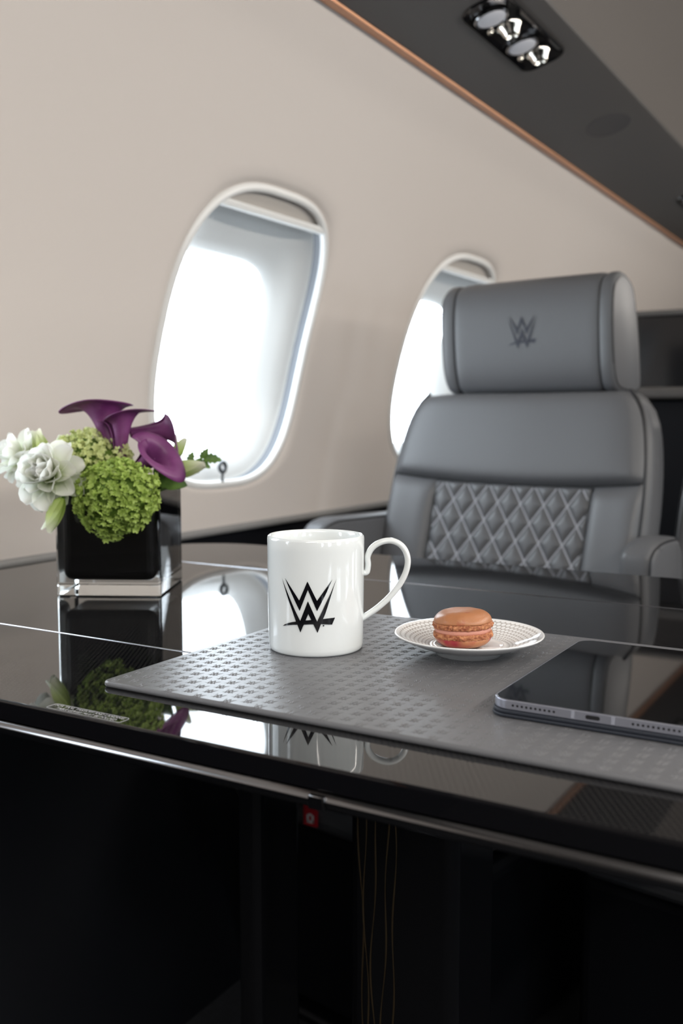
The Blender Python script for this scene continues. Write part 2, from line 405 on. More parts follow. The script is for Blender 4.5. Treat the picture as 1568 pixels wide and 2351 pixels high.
PS, PA, PB, PN, PD = 0.285, 0.155, 0.162, 4.2, 0.085   # the outer pane: centre, half sizes, squareness, depth behind the wall
def window(i, yc, side, detail=True):
    w_ = struct_empty('window_%d' % i, on_wall(yc, WS, 0, side)); o = Vector(w_.location)
    loc = lambda V: [Vector(p) - o for p in V]
    NA = 96
    # rounded white lip
    pts = [on_wall(yc + (WA - 0.004) * sup(2 * PI * k / NA)[0], WS + (WB - 0.004) * sup(2 * PI * k / NA)[1], 0.0075, side) for k in range(NA)]
    V, F = tube(pts, 0.0075, 10, closed=True); obj('window_frame', (loc(V), F), 'white_plastic', w_)
    # deep liner funnelling from the lip to the pane
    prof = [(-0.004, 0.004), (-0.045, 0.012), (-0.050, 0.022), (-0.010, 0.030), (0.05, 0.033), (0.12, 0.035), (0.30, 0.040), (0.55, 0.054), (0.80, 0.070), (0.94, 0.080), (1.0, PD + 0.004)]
    for nm_, prof, mt_ in (('window_gasket', prof[:4], 'gasket'), ('window_liner', prof[3:], 'liner')):  # first rows: groove coloured dark to stand for the shadow behind the lip
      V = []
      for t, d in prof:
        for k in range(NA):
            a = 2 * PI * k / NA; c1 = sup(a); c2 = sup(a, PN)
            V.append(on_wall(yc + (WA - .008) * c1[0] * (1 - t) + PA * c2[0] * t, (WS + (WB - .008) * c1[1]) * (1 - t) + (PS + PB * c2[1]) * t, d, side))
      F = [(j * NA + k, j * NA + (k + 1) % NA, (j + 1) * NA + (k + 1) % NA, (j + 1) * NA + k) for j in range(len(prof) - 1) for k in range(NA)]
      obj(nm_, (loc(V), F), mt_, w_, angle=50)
    # pane
    V = []; F = []
    for d in (PD, PD + 0.004):
        b = len(V); V.append(on_wall(yc, PS, d, side))
        for k in range(48):
            c2 = sup(2 * PI * k / 48, PN); V.append(on_wall(yc + (PA + .004) * c2[0], PS + (PB + .004) * c2[1], d, side))
        F += [(b, b + 1 + k, b + 1 + (k + 1) % 48) for k in range(48)]
    F += [(1 + k, 1 + (k + 1) % 48, 50 + (k + 1) % 48, 50 + k) for k in range(48)]
    obj('window_pane', (loc(V), F), 'pane', w_, smooth=False)
    if detail:
        # stowed shade behind a pale pull bar across the top of the opening
        sb = 0.538
        hw = lambda s: WA * max(0.0, 1 - abs((s - WS) / WB) ** WN) ** (1 / WN)
        pts = [on_wall(yc + (hw(sb) - .010) * u / 8, sb, 0.009, side) for u in range(-8, 9)]
        V, F = tube(pts, 0.0075, 8); obj('shade_bar', (loc(V), F), 'white_plastic', w_)
        def sh(u, v):
            s = sb + (WS + WB - 0.006 - sb) * v
            return Vector(on_wall(yc + (2 * u - 1) * hw(min(s, WS + WB - .002)), s, 0.016 - .004 * v, side)) - o
        obj('stowed_shade', grid(14, 6, sh), 'shade', w_)
    # the sky outside is sampled through this opening
    t = PS / R; r_ = R + PD + 0.02
    x = XC - r_ * math.cos(t); z = r_ * math.sin(t); x = x if side == 1 else 2 * XC - x
    n = Vector((math.cos(t) * side, 0, -math.sin(t)))       # inwards
    p = area('sky_portal', (x, yc, z), (0, 0, 0), 0.36, 0.36, 0, (1, 1, 1), portal=True)
    p.rotation_euler = (-n).to_track_quat('Z', 'Y').to_euler()
    return w_
k = 1
for yc in left_c: window(k, yc, 1); k += 1
for yc in right_c: window(k, yc, -1); k += 1

# panels above and below
val = [(-0.772, 0.7805), (-0.764, 0.775), (-0.757, 0.776)]
def mirror(p): return [(2 * XC - x, z) for x, z in p]
for nm, p, m in (('trim_1', [(-0.778, 0.786), (-0.7715, 0.7795), (-0.752, 0.7765), (-0.750, 0.784)], 'copper'),):
    struct(nm, extrude_y(p, Y0, Y1), m, angle=30); struct('trim_2', extrude_y(mirror(p), Y0, Y1), m, angle=30)
VTILT = math.radians(16.4)                    # the valance's underside rises towards the aisle
def on_valance(u, y, d=0.0): return (-0.752 + u * math.cos(VTILT) + d * math.sin(VTILT), y, 0.7785 + u * math.sin(VTILT) - d * math.cos(VTILT))
under = [(-0.752, 0.784), (-0.7515, 0.780), (-0.747, 0.7795), (-0.553, 0.8365), (-0.548, 0.8383), (-0.5455, 0.842)]
fas = [(-0.5455, 0.842), (-0.520, 0.870), (-0.475, 0.912), (-0.42, 0.952), (-0.36, 0.988), (-0.28, 1.02), (-0.20, 1.04)]
ov = struct('overhead_valance_left', extrude_y(under, Y0, Y1), 'valance', angle=30); struct('fascia_left', extrude_y(fas, Y0, Y1), 'fascia', angle=60)
struct('overhead_valance_right', extrude_y(mirror(under), Y0, Y1), 'valance', angle=30); struct('fascia_right', extrude_y(mirror(fas), Y0, Y1), 'fascia', angle=60)
struct('ceiling', extrude_y([(-0.20, 1.04), (-0.22, 1.10), (-0.12, 1.145), (0.14, 1.16), (0.40, 1.145), (0.50, 1.10), (0.48, 1.04)], Y0, Y1), 'ceiling')
lipp = [(-1.0602, 0.006), (-1.056, 0.0035), (-1.0545, -0.002), (-1.058, -0.008), (-1.068, -0.010), (-1.075, -0.010)]
struct('baseboard_left', extrude_y(lipp, Y0, Y1), 'lip', angle=50); struct('baseboard_right', extrude_y(mirror(lipp), Y0, Y1), 'lip', angle=50)
dado = [(-1.075, -0.010), (-1.08, -0.06), (-1.07, -0.30), (-1.03, -0.50), (-0.95, -0.66), (-0.93, FLOOR)]
struct('trim_3', extrude_y(dado, Y0, Y1), 'black_panel', angle=60); struct('trim_4', extrude_y(mirror(dado), Y0, Y1), 'black_panel', angle=60)
struct('floor', ([(-0.95, Y0, FLOOR), (1.23, Y0, FLOOR), (1.23, Y1, FLOOR), (-0.95, Y1, FLOOR)], [(0, 1, 2, 3)]), 'carpet', smooth=False)
for nm, y in (('wall_back', Y0), ('wall_front', Y1)):
    t = 0.02
    V = [(-1.2, y, FLOOR - .02), (1.48, y, FLOOR - .02), (1.48, y, 1.25), (-1.2, y, 1.25)]
    struct(nm, (V, [(0, 1, 2, 3)]), 'grey_bulkhead', smooth=False)

# ------------------------------------------------------------------ conference table
TX0, TX1, TN, S1, S2, TF = -1.022, 0.06, 0.463, 0.640, 1.042, 1.243
tb = thing('conference_table', 'glossy black lacquered table with two fold seams, carrying the mug, vase and grey mat', 'table', (-0.48, 0.84, FLOOR))
def T(bm_or_vf):
    if isinstance(bm_or_vf, bmesh.types.BMesh):
        bmesh.ops.translate(bm_or_vf, verts=bm_or_vf.verts[:], vec=(0.48, -0.84, -FLOOR)); return bm_or_vf
    return [Vector(v) - Vector((-0.48, 0.84, FLOOR)) for v in bm_or_vf[0]], bm_or_vf[1]
g = 0.0007
obj('table_leaf', T(slab(rrect(TX0, TX1, TN, S1 - g, (0.05, 0.05, 0, 0)), -0.0137, 0, 0.0022, 4)), 'lacquer', tb, angle=30)
obj('table_leaf', T(slab(rrect(TX0, TX1, S1 + g, S2 - g, 0), -0.0137, 0, 0.0010, 3)), 'lacquer', tb, angle=30)
obj('table_leaf', T(slab(rrect(TX0, TX1, S2 + g, TF, (0, 0, 0.09, 0.14)), -0.0137, 0, 0.0022, 4)), 'lacquer', tb, angle=30)
for y in (S1, S2):
    obj('seam_strip', T(tube([(TX0 + .002, y, -0.0006), (TX1 - .002, y, -0.0006)], 0.0011, 10)), 'seam_metal', tb)
path = [(x, y, -0.0192) for x, y in rrect(TX0 + .001, TX1 - .001, TN + .001, TF - .001, (0.05, 0.05, 0.09, 0.14), 10)]
obj('edge_trim', T(tube(path, 0.0052, 10, closed=True)), 'dark_chrome', tb)
obj('trim_latch', T(rbox(0.011, 0.004, 0.0085, 0.001, 2, (-0.287, TN - .0035, -0.0192))), 'dark_chrome', tb)
obj('underframe', T(slab(rrect(TX0 + .06, TX1 - .06, TN + .06, TF - .06, 0.05), -0.034, -0.0135, 0.004)), 'black_gloss', tb)
# pedestal: a slim post and a broad column with a brass-inlaid rounded corner
obj('pedestal_post', T(slab(rrect(-0.600, -0.570, 0.80, 0.88, 0.010, 5), FLOOR + .02, -0.034, 0)), 'black_gloss', tb, angle=40)
obj('pedestal_column', T(slab(rrect(-0.475, -0.352, 0.80, 0.90, (0.035, 0.012, 0.012, 0.012), 8), FLOOR + .02, -0.034, 0)), 'black_gloss', tb, angle=40)
obj('pedestal_foot', T(slab(rrect(-0.68, -0.28, 0.74, 0.94, 0.03, 6), FLOOR, FLOOR + .021, 0.004)), 'black_gloss', tb, angle=40)
for kx, (x0, sw, ph) in enumerate(((-0.452, 0.004, 0.3), (-0.444, 0.003, 1.7), (-0.434, 0.004, 2.9), (-0.424, 0.003, 4.1), (-0.416, 0.002, 5.0))):
    pts = []
    for i in range(61):
        z = -0.06 - 0.62 * i / 60
        x = x0 + sw * math.sin(z * 14 + ph) + 0.002 * math.sin(z * 41 + ph * 2)
        y = 0.7995
        if x < -0.440: y = 0.835 - math.sqrt(max(0.0, 0.035 ** 2 - (x + 0.440) ** 2)) - .0005
        pts.append((x, y, z))
    obj('brass_inlay', T(tube(pts, lambda t: 0.0005 + 0.0004 * math.sin(t * 18 + ph) ** 2, 5)), 'brass', tb)
# small notice printed along the near edge
def text_mesh(body, width, height):
    cu = bpy.data.curves.new('t', 'FONT'); cu.body = body; cu.resolution_u = 2
    o = bpy.data.objects.new('t', cu); C.objects.link(o); bpy.context.view_layer.update()
    me = bpy.data.meshes.new_from_object(o.evaluated_get(bpy.context.evaluated_depsgraph_get()))
    bpy.data.objects.remove(o); bpy.data.curves.remove(cu)
    xs = [v.co.x for v in me.vertices]; ys = [v.co.y for v in me.vertices]
    V = [((v.co.x - min(xs)) / (max(xs) - min(xs)) * width, (v.co.y - min(ys)) / (max(ys) - min(ys)) * height, 0) for v in me.vertices]
    F = [tuple(p.vertices) for p in me.polygons]; bpy.data.meshes.remove(me); return V, F
V1, F1 = text_mesh('FOR TAXI, TAKEOFF AND LANDING', 0.062, 0.0034)
V2, F2 = text_mesh('TABLE LEAVES MUST BE FOLDED', 0.054, 0.0032)
tx = join(([(x - 0.506, y + 0.4716, 0.0003) for x, y, z in V1], F1), ([(x - 0.501, y + 0.4674, 0.0003) for x, y, z in V2], F2),
          tube([(x, y, 0.0002) for x, y in rrect(-0.5085, -0.4415, 0.4660, 0.4762, 0.002, 4)], 0.00014, 4, closed=True))
obj('notice_lettering', T(tx), 'grey_print', tb, smooth=False)

# ------------------------------------------------------------------ placemat
mt = thing('placemat', 'grey leather desk mat embossed all over with small emblems, under the mug and plate', 'placemat', (-0.255, 0.684, 0))
MX0, MX1, MY0, MY1, MH = -0.514, 0.005, 0.524, 0.845, 0.0045
L_ = lambda V: [Vector(v) - Vector((-0.255, 0.684, 0)) for v in V]
bm = slab(rrect(MX0, MX1, MY0, MY1, 0.007, 5), 0.0, MH, 0.0021, 4, both=True)
bmesh.ops.translate(bm, verts=bm.verts[:], vec=(0.255, -0.684, 0)); obj('mat_body', bm, 'mat_leather', mt, angle=50)
strokes = [((-.44, .48), (-.17, -.02), .02, .12), ((-.17, -.02), (-.02, .42), .11, .11), ((-.02, .42), (.15, -.02), .11, .11), ((.15, -.02), (.43, .47), .12, .02),
           ((-.50, .48), (-.16, -.46), .02, .12), ((-.16, -.46), (-.02, .02), .11, .13), ((-.02, .02), (.16, -.46), .13, .11), ((.16, -.46), (.50, .48), .12, .02),
           ((-.49, -.40), (-.1, -.29), .02, .1), ((-.1, -.29), (.44, -.27), .1, .12)]
def motif(cx, cy, sz, V, F):
    for (ax, ay), (bx, by), wa, wb in strokes:
        dx, dy = bx - ax, by - ay; l = math.hypot(dx, dy); nx, ny = -dy / l, dx / l; o = len(V)
        P = lambda x, y, z: V.append((cx + x * sz, cy + y * sz, z))
        wa, wb = wa * .55, wb * .55
        P(ax + nx * wa, ay + ny * wa, MH - 1e-5); P(ax - nx * wa, ay - ny * wa, MH - 1e-5); P(ax + dx * .04, ay + dy * .04, MH + (0.00005 if wa < .05 else 0.00021))
        P(bx + nx * wb, by + ny * wb, MH - 1e-5); P(bx - nx * wb, by - ny * wb, MH - 1e-5); P(bx - dx * .04, by - dy * .04, MH + (0.00005 if wb < .05 else 0.00021))
        F += [(o, o + 2, o + 5, o + 3), (o + 1, o + 4, o + 5, o + 2), (o, o + 1, o + 2), (o + 3, o + 5, o + 4)]
V, F = [], []
nx_ = int((MX1 - MX0 - .012) / 0.0128)
for i in range(nx_ + 1):
    for j in range(25):
        cx, cy = MX0 + 0.0095 + i * 0.0128, MY0 + 0.0055 + j * 0.0130 + (0.0065 if i % 2 else 0)
        if cy < MY1 - 0.005 and cx < MX1 - .005: motif(cx, cy, 0.0092, V, F)
em = obj('embossed_pattern', (L_(V), F), 'mat_leather', mt, smooth=False); em['kind'] = 'stuff'

# ------------------------------------------------------------------ mug
MR, MHT = 0.0402, 0.0950
mug = thing('mug', 'white porcelain mug printed with a black double-W emblem, standing on the grey mat', 'mug', (-0.4345, 0.6940, MH), math.radians(30.56))
prof = [(0, 0.004), (0.026, 0.004), (0.028, 0.0), (0.0355, 0.0), (0.0380, 0.0006), (0.0390, 0.0022), (0.0393, 0.0055), (0.0394, 0.010), (0.0397, 0.03), (MR - .0002, 0.06), (MR, 0.085), (MR, 0.0925), (MR - .0004, 0.0942),
        (MR - .0014, 0.0950), (MR - .0026, 0.0944), (MR - .0032, 0.0925), (MR - .0034, 0.085), (MR - .0036, 0.02), (MR - .006, 0.010), (MR - .013, 0.007), (0, 0.0065)]
obj('mug_body', lathe(prof, 96), 'porcelain', mug, angle=60)
# handle: flat ribbon in the plane of the axis, curled in at the upper joint
px = 0.0810 / 226
hp = [(833 - 723, 1319), (841 - 723, 1317), (844 - 723, 1300), (843 - 723, 1282), (853 - 723, 1262), (872 - 723, 1249), (896 - 723, 1245), (917 - 723, 1253), (931 - 723, 1270),
      (936 - 723, 1294), (930 - 723, 1322), (915 - 723, 1350), (893 - 723, 1377), (868 - 723, 1400), (846 - 723, 1416), (830 - 723, 1426)]
pts = spline([(x * px, 0, (1494 - y) * px * 1.005) for x, y in hp], 6)
obj('mug_handle', tube(pts, lambda t: 0.0021 + 0.0004 * math.sin(t * PI), 12, up=(0, 1, 0), flat=1.0) if False else tube(pts, 0.0026, 14, up=(1, 0, 0)), 'porcelain', mug, angle=None)
h_ = [o for o in mug.children if o.name.startswith('mug_handle')][0]
for v in h_.data.vertices: v.co.y *= 1.7
ebm = emblem_bm(121.6 * px, cut=0.0012)
cxm = (710.5 - 723) * px
for v in ebm.verts:
    s_, zz = v.co.x + cxm, v.co.y + (1494 - 1377) * px * 1.01
    a = math.asin(max(-.99, min(.99, s_ / MR))); rr = MR + 0.00025
    v.co = Vector((rr * math.sin(a), -rr * math.cos(a), zz))
obj('mug_emblem', ebm, 'black_print', mug, angle=None)['label'] = 'black double-W emblem with slash'

# ------------------------------------------------------------------ plate and macaron
PLX, PLY = -0.3160, 0.7390
pl = thing('plate', 'small white plate with grey net pattern, holding the macaron', 'plate', (PLX, PLY, MH))
prof = [(0, 0.0045), (0.024, 0.0045), (0.0245, 0.0), (0.0265, 0.0), (0.0275, 0.0038), (0.038, 0.0062), (0.050, 0.0110), (0.0585, 0.0150), (0.0603, 0.0163), (0.0607, 0.0171), (0.0602, 0.0176), (0.0590, 0.0173),
        (0.050, 0.0132), (0.040, 0.0092), (0.032, 0.0072), (0.0292, 0.0072), (0.0280, 0.0078), (0.0268, 0.0072), (0.0245, 0.0066), (0, 0.0064)]
obj('plate_body', lathe(prof, 128), 'plate', pl, angle=None)
mz = MH + 0.0065
mc = thing('macaron', 'orange-brown macaron with red specks and pink filling, on the small plate', 'macaron', (PLX - 0.003, PLY - 0.004, mz), 0.6)
mc.rotation_euler = (math.radians(1.5), math.radians(-1.5), -0.9)
def shellw(k, a, r, z):
    d = noise.noise(Vector((math.cos(a) * 2, math.sin(a) * 2, z * 120))) * 0.0011
    return r + d, z + (noise.noise(Vector((math.cos(a) * r * 90, math.sin(a) * r * 90, 4))) * 0.0006 if z > .022 else 0)
def footw(k, a, r, z):
    p = Vector((math.cos(a) * r * 420, math.sin(a) * r * 420, z * 620))
    d = noise.noise(p) * 0.0014 + abs(noise.noise(p * 2.1)) * -0.0022 + 0.0007
    return r + d, z + noise.noise(p * 1.7 + Vector((9, 3, 1))) * 0.0005
dome = lambda z0, sg: [(0.0232 * math.cos(t * PI / 2) ** .55 if t < 1 else 0, z0 + sg * 0.0098 * math.sin(t * PI / 2)) for t in [i / 16 for i in range(17)]]
bot = [(r, z) for r, z in dome(0.0085, -1)][::-1]
bot = [(r, max(z, -0.0002 + 0.0)) for r, z in bot]
obj('macaron_shell', lathe([(0, 0.0)] + [(r * .985, z * .86 + .0011) for r, z in bot if r > 0] + [(0.020, 0.0095), (0, 0.0095)], 96, shellw), 'shell_bottom', mc, angle=None)['label'] = 'lower shell with red patches'
obj('ruffled_foot', lathe([(0.020, 0.0082)] + [(0.0230 + .0006 * math.sin(i / 7 * PI), 0.0084 + i * 0.0006) for i in range(8)] + [(0.020, 0.0128)], 220, footw), 'crumb', mc, angle=None)
obj('macaron_filling', lathe([(0, 0.0122)] + [(0.0220 + .0008 * math.sin(i / 6 * PI), 0.0122 + i * 0.0007) for i in range(7)] + [(0, 0.0166)], 96, lambda k, a, r, z: (r + .0005 * noise.noise(Vector((math.cos(a) * 3, math.sin(a) * 3, z * 100))) if r > .01 else r, z)), 'cream', mc, angle=None)['label'] = 'pink filling'
obj('ruffled_foot', lathe([(0.020, 0.0160)] + [(0.0232 + .0007 * math.sin(i / 7 * PI), 0.0163 + i * 0.0006) for i in range(8)] + [(0.020, 0.0208)], 220, footw), 'crumb', mc, angle=None)
obj('macaron_shell', lathe([(0, 0.0203), (0.021, 0.0203)] + dome(0.0207, 1), 96, shellw), 'shell_top', mc, angle=None)['label'] = 'upper shell with a pinkish top'

# ------------------------------------------------------------------ tablet in its folded cover
TLX, TLY, TW, TL_ = -0.1700, 0.6880, 0.1348, 0.1954
tz = MH + 0.0006
tab = thing('tablet', 'grey metal tablet with a dark screen lying on the mat, right of the plate', 'tablet', (TLX, TLY, tz), 0.0)
def rr(x, y, r): return rrect(-x / 2, x / 2, -y / 2, y / 2, r, 10)
obj('folio_cover', slab(rr(TW + .003, TL_ + .003, 0.013), 0, 0.0020, 0.0006, 2, both=True), 'cover', tab, angle=30)['label'] = 'dark blue folded cover'
obj('folio_cover', slab(rr(TW + .002, TL_ + .002, 0.013), 0.0022, 0.0046, 0.0007, 2, both=True), 'cover', tab, angle=30)
z0 = 0.0047
obj('tablet_body', slab(rr(TW, TL_, 0.0125), z0, z0 + 0.0063, 0.0007, 3, both=True), 'alu', tab, angle=30)
obj('tablet_screen', slab(rr(TW - .0022, TL_ - .0022, 0.0115), z0 + 0.0050, z0 + 0.00642, 0.0002, 1), 'screen', tab, angle=30)
V, F = [], []
ye = -TL_ / 2
for side in (-1, 1):
    for i in range(10):
        cx = side * (0.0245 + i * 0.0030); o = len(V); n = 8
        cz = z0 + 0.00315
        V += [(cx + 0.00085 * math.cos(q * PI / 4), ye - 0.00005, cz + 0.00085 * math.sin(q * PI / 4)) for q in range(n)] + [(cx + 0.00085 * math.cos(q * PI / 4), ye + 0.0006, cz + 0.00085 * math.sin(q * PI / 4)) for q in range(n)]
        F += [tuple(range(o, o + n))] + [(o + q, o + (q + 1) % n, o + n + (q + 1) % n, o + n + q) for q in range(n)]
sh = obj('speaker_grille', (V, F), 'hole', tab, smooth=False); sh['kind'] = 'stuff'
pv = [(x, z) for x, z in rrect(-0.0045, 0.0045, -0.0013, 0.0013, 0.00125, 5)]; n = len(pv)
obj('charging_port', ([(x, ye - 0.00008, z0 + .00315 + z) for x, z in pv] + [(x, ye + 0.0006, z0 + .00315 + z) for x, z in pv], [tuple(range(n))] + [(q, (q + 1) % n, n + (q + 1) % n, n + q) for q in range(n)]), 'hole', tab, smooth=False)
for sx in (-1, 1):
    obj('antenna_band', rbox(0.0022, 0.0008, 0.0050, 0.0001, 1, (sx * 0.0125, ye + 0.0003, z0 + 0.00315)), 'alu_light', tab)

# ------------------------------------------------------------------ glass vase
VX, VY, VR, VSZ = -0.7955, 0.8500, math.radians(27.9), 0.116
vs = thing('vase', 'square black vase in thick clear glass holding the flowers, by the wall', 'vase', (VX, VY, 0), VR)
h = VSZ / 2
obj('glass_body', slab(rrect(-h, h, -h, h, 0.004, 4), 0.0002, 0.117, 0.002, 2, both=True), 'glass', vs, angle=40)['label'] = 'clear glass block with thick base'
ih = h - 0.006
bm = rbox(2 * ih, 2 * ih, 0.099, 0.010, 4, (0, 0, 0.0165 + 0.0495)); obj('black_core', bm, 'vase_black', vs, angle=40)

# ------------------------------------------------------------------ flowers
def basis(z, x=None):
    z = Vector(z).normalized(); a = Vector(x) if x else (Vector((0, 0, 1)) if abs(z.z) < .9 else Vector((1, 0, 0)))
    x_ = (a - z * a.dot(z)).normalized(); y_ = z.cross(x_); return Matrix((x_, y_, z)).transposed()
def along_attr(o, vals):
    at = o.data.attributes.new('along', 'FLOAT', 'POINT')
    for i, v in enumerate(vals): at.data[i].value = v

def floret_mesh(name, m, seed):
    rnd = random.Random(seed); V, F = [], []
    for k in range(5 if seed % 2 else 4):
        a = 2 * PI * k / (5 if seed % 2 else 4) + rnd.uniform(-.2, .2); L = rnd.uniform(.9, 1.1)
        ca, sa = math.cos(a), math.sin(a); o = len(V)
        for x, y, z in ((0, 0, 0), (.42, .42, .34), (.5, 0, .12), (.42, -.42, .34), (.86, .26, .62), (1.0, 0, .50), (.86, -.26, .62)):
            x *= L; V.append((x * ca - y * sa, x * sa + y * ca, z))
        F += [(o, o + 2, o + 1), (o, o + 3, o + 2), (o + 1, o + 2, o + 5, o + 4), (o + 2, o + 3, o + 6, o + 5)]
    o = len(V); V += [(.13, 0, .1), (0, .13, .1), (-.13, 0, .1), (0, -.13, .1), (0, 0, .3)]; F += [(o, o + 1, o + 4), (o + 1, o + 2, o + 4), (o + 2, o + 3, o + 4), (o + 3, o, o + 4)]
    V1, F1 = V, F; V, F = [], []
    for q in range(4):                    # a little cyme of four flowers
        mx = Matrix.Translation((rnd.uniform(-1.3, 1.3), rnd.uniform(-1.3, 1.3), rnd.uniform(-.5, .7))) @ Matrix.Rotation(rnd.uniform(0, 6), 4, 'Z') @ Matrix.Rotation(rnd.uniform(-.7, .7), 4, 'X') @ Matrix.Rotation(rnd.uniform(-.7, .7), 4, 'Y') @ Matrix.Scale(rnd.uniform(.75, 1.05), 4)
        o = len(V); V += [mx @ Vector(v) for v in V1]; F += [tuple(i + o for i in f) for f in F1]
    me = bpy.data.meshes.new(name); me.from_pydata(V, [], F); me.materials.append(M[m])
    me.polygons.foreach_set('use_smooth', [True] * len(F)); return me
def hydrangea(label, c, rad, lobes, m, n, size, seed, stem_to):
    t = thing('hydrangea', label, 'flower', c, 0, 'green snowball blooms in the vase'); rnd = random.Random(seed)
    meshes = [floret_mesh('floret', m, s) for s in range(4)]
    bm = bmesh.new(); bmesh.ops.create_icosphere(bm, subdivisions=3, radius=1)
    def surf(d):
        r = 1 + .20 * noise.noise(d * 2.6 + Vector((seed, 0, 0))) 
        for ld, amp, sh_ in lobes: r += amp * max(0, d.dot(Vector(ld).normalized())) ** sh_
        return Vector((d.x * rad[0], d.y * rad[1], d.z * rad[2])) * r
    for v in bm.verts: v.co = surf(v.co.normalized()) * .86
    obj('flower_core', bm, 'green_core', t, angle=None)
    for i in range(n):
        z = 1 - 2 * (i + .5) / n; a = i * 2.39996; q = math.sqrt(1 - z * z); d = Vector((q * math.cos(a), q * math.sin(a), z))
        d = (d + Vector((rnd.uniform(-.1, .1), rnd.uniform(-.1, .1), rnd.uniform(-.1, .1)))).normalized()
        o = bpy.data.objects.new('floret', meshes[i % 4]); C.objects.link(o); o.parent = t
        p = surf(d) * rnd.uniform(.90, 1.06); nrm = (d + Vector((rnd.uniform(-.5, .5), rnd.uniform(-.5, .5), rnd.uniform(-.3, .5)))).normalized()
        s_ = size * rnd.uniform(.8, 1.2)
        o.matrix_local = Matrix.Translation(p) @ (basis(nrm).to_4x4() @ Matrix.Rotation(rnd.uniform(0, 6), 4, 'Z') @ Matrix.Scale(s_, 4))
    b = Vector(stem_to) - Vector(c)
    obj('stem', tube(spline([(0, 0, 0), b * .5 + Vector((0, 0, .006)), b], 5), 0.0022, 6), 'stem', t)
    return t
VC = Vector((VX, VY, 0.108))
hydrangea('pale green snowball bloom behind, between the white blooms and the purple lilies', (-0.813, 0.822, 0.143), (0.044, 0.038, 0.033), [], 'pale_lime', 240, 0.0043, 3, VC + Vector((0, 0.01, 0)))
hydrangea('bright lime snowball bloom drooping over the front of the black vase', (-0.7350, 0.7775, 0.113), (0.042, 0.030, 0.034), [((-.45, -.2, -1), .32, 8), ((.8, .3, .3), .12, 4)], 'lime', 270, 0.0043, 11, VC + Vector((0.02, 0, 0)))

def petal(w_, l, cup, curl, m, nu=6, nv=8, point=1.0):
    """petal growing along +x from the origin, cupped upwards, tip curling"""
    vals = []
    def fn(u, v):
        x = v; wd = w_ * (math.sin((.07 + .89 * v ** (1.25 if point < 2 else .8)) * PI) ** (.5 if point < 2 else .7)) * (1 - .12 * v * (point > 2)) + .0004
        s_ = 2 * u - 1
        ang = curl * v * v
        return (l * (x - .12 * curl * v ** 3), s_ * wd, l * (.5 * cup * x * x * .6) + cup * wd * s_ * s_ * .9 - l * curl * .25 * v ** 4)
    V, F = grid(nu, nv, fn); vals = [j / nv for j in range(nv + 1) for i in range(nu + 1)]
    me = bpy.data.meshes.new('petal'); me.from_pydata(V, [], F); me.materials.append(M[m]); me.polygons.foreach_set('use_smooth', [True] * len(F))
    at = me.attributes.new('along', 'FLOAT', 'POINT'); at.data.foreach_set('value', vals)
    return me
PM = [petal(0.0125, 0.040, .9, .5, 'petal'), petal(0.0115, 0.034, 1.2, .2, 'petal'), petal(0.010, 0.027, 1.4, -.1, 'petal')]
def double_bloom(label, c, axis, s_, seed, rings, stem_to):
    t = thing('white_bloom', label, 'flower', c, 0, 'white double blooms in the vase'); rnd = random.Random(seed); B = basis(axis).to_4x4()
    for n, tilt, me, off in rings:
        for k in range(n):
            a = 2 * PI * (k + rnd.uniform(-.15, .15)) / n + tilt
            o = bpy.data.objects.new('petal', PM[me]); C.objects.link(o); o.parent = t
            o.matrix_local = B @ Matrix.Rotation(a, 4, 'Z') @ Matrix.Translation((0.002, 0, off)) @ Matrix.Rotation(-tilt + rnd.uniform(-.12, .12), 4, 'Y') @ Matrix.Scale(s_ * rnd.uniform(.88, 1.08), 4)
    b = Vector(stem_to) - Vector(c)
    obj('stem', tube(spline([Vector((0, 0, 0)), b * .5 + Vector((0, 0, .008)), b], 5), 0.002, 6), 'stem', t)
    return t
view = Vector((0.70, -0.72, 0.1))
double_bloom('large white double bloom in front, hanging over the left rim of the vase', (-0.795, 0.746, 0.134), (0.30, -0.85, 0.30), 0.98, 5,
             [(8, -.25, 0, -.003), (8, 0.12, 0, 0), (8, .45, 1, .002), (7, .75, 1, .004), (6, 1.05, 2, .006), (4, 1.3, 2, .008)], VC + Vector((-.03, -.03, 0)))
double_bloom('small white double bloom at the far left, behind the large white one', (-0.851, 0.762, 0.149), (-0.35, -0.6, 0.55), 0.80, 8,
             [(7, -.2, 0, 0), (7, 0.3, 0, 0), (6, .7, 1, .003), (5, 1.15, 2, .006)], VC + Vector((-.04, -.02, 0)))
# single buds, pointed and green-white
BM_ = petal(0.0105, 0.043, .7, .25, 'bud', point=3)
def pointed(label, c, d, s_, up=(0, 0, 1), n=3, mesh=BM_, spread=.28, cat='flower bud', name='flower_bud', stem_to=None):
    t = thing(name, label, cat, c)
    B = basis(d, up).to_4x4()
    for k in range(n):
        o = bpy.data.objects.new('petal', mesh); C.objects.link(o); o.parent = t
        o.matrix_local = B @ Matrix.Rotation(2 * PI * k / n, 4, 'Z') @ Matrix.Translation((.0015, 0, 0)) @ Matrix.Rotation(-PI / 2 + spread, 4, 'Y') @ Matrix.Scale(s_, 4)
    if stem_to is not None:
        b = Vector(stem_to) - Vector(c)
        obj('stem', tube(spline([Vector((0, 0, 0)), b * .5 + Vector((0, 0, .004)), b], 5), 0.0018, 6), 'stem', t)
    return t
pointed('green bud standing up between the two white blooms', (-0.823, 0.765, 0.148), (-0.3, -0.1, 0.95), 0.85, stem_to=VC + Vector((-.03, -.02, 0)))
pointed('slim yellow-green bud upright behind the white blooms', (-0.838, 0.800, 0.150), (0.05, 0, 1), 0.62, spread=.16, stem_to=VC + Vector((-.02, 0, 0)))
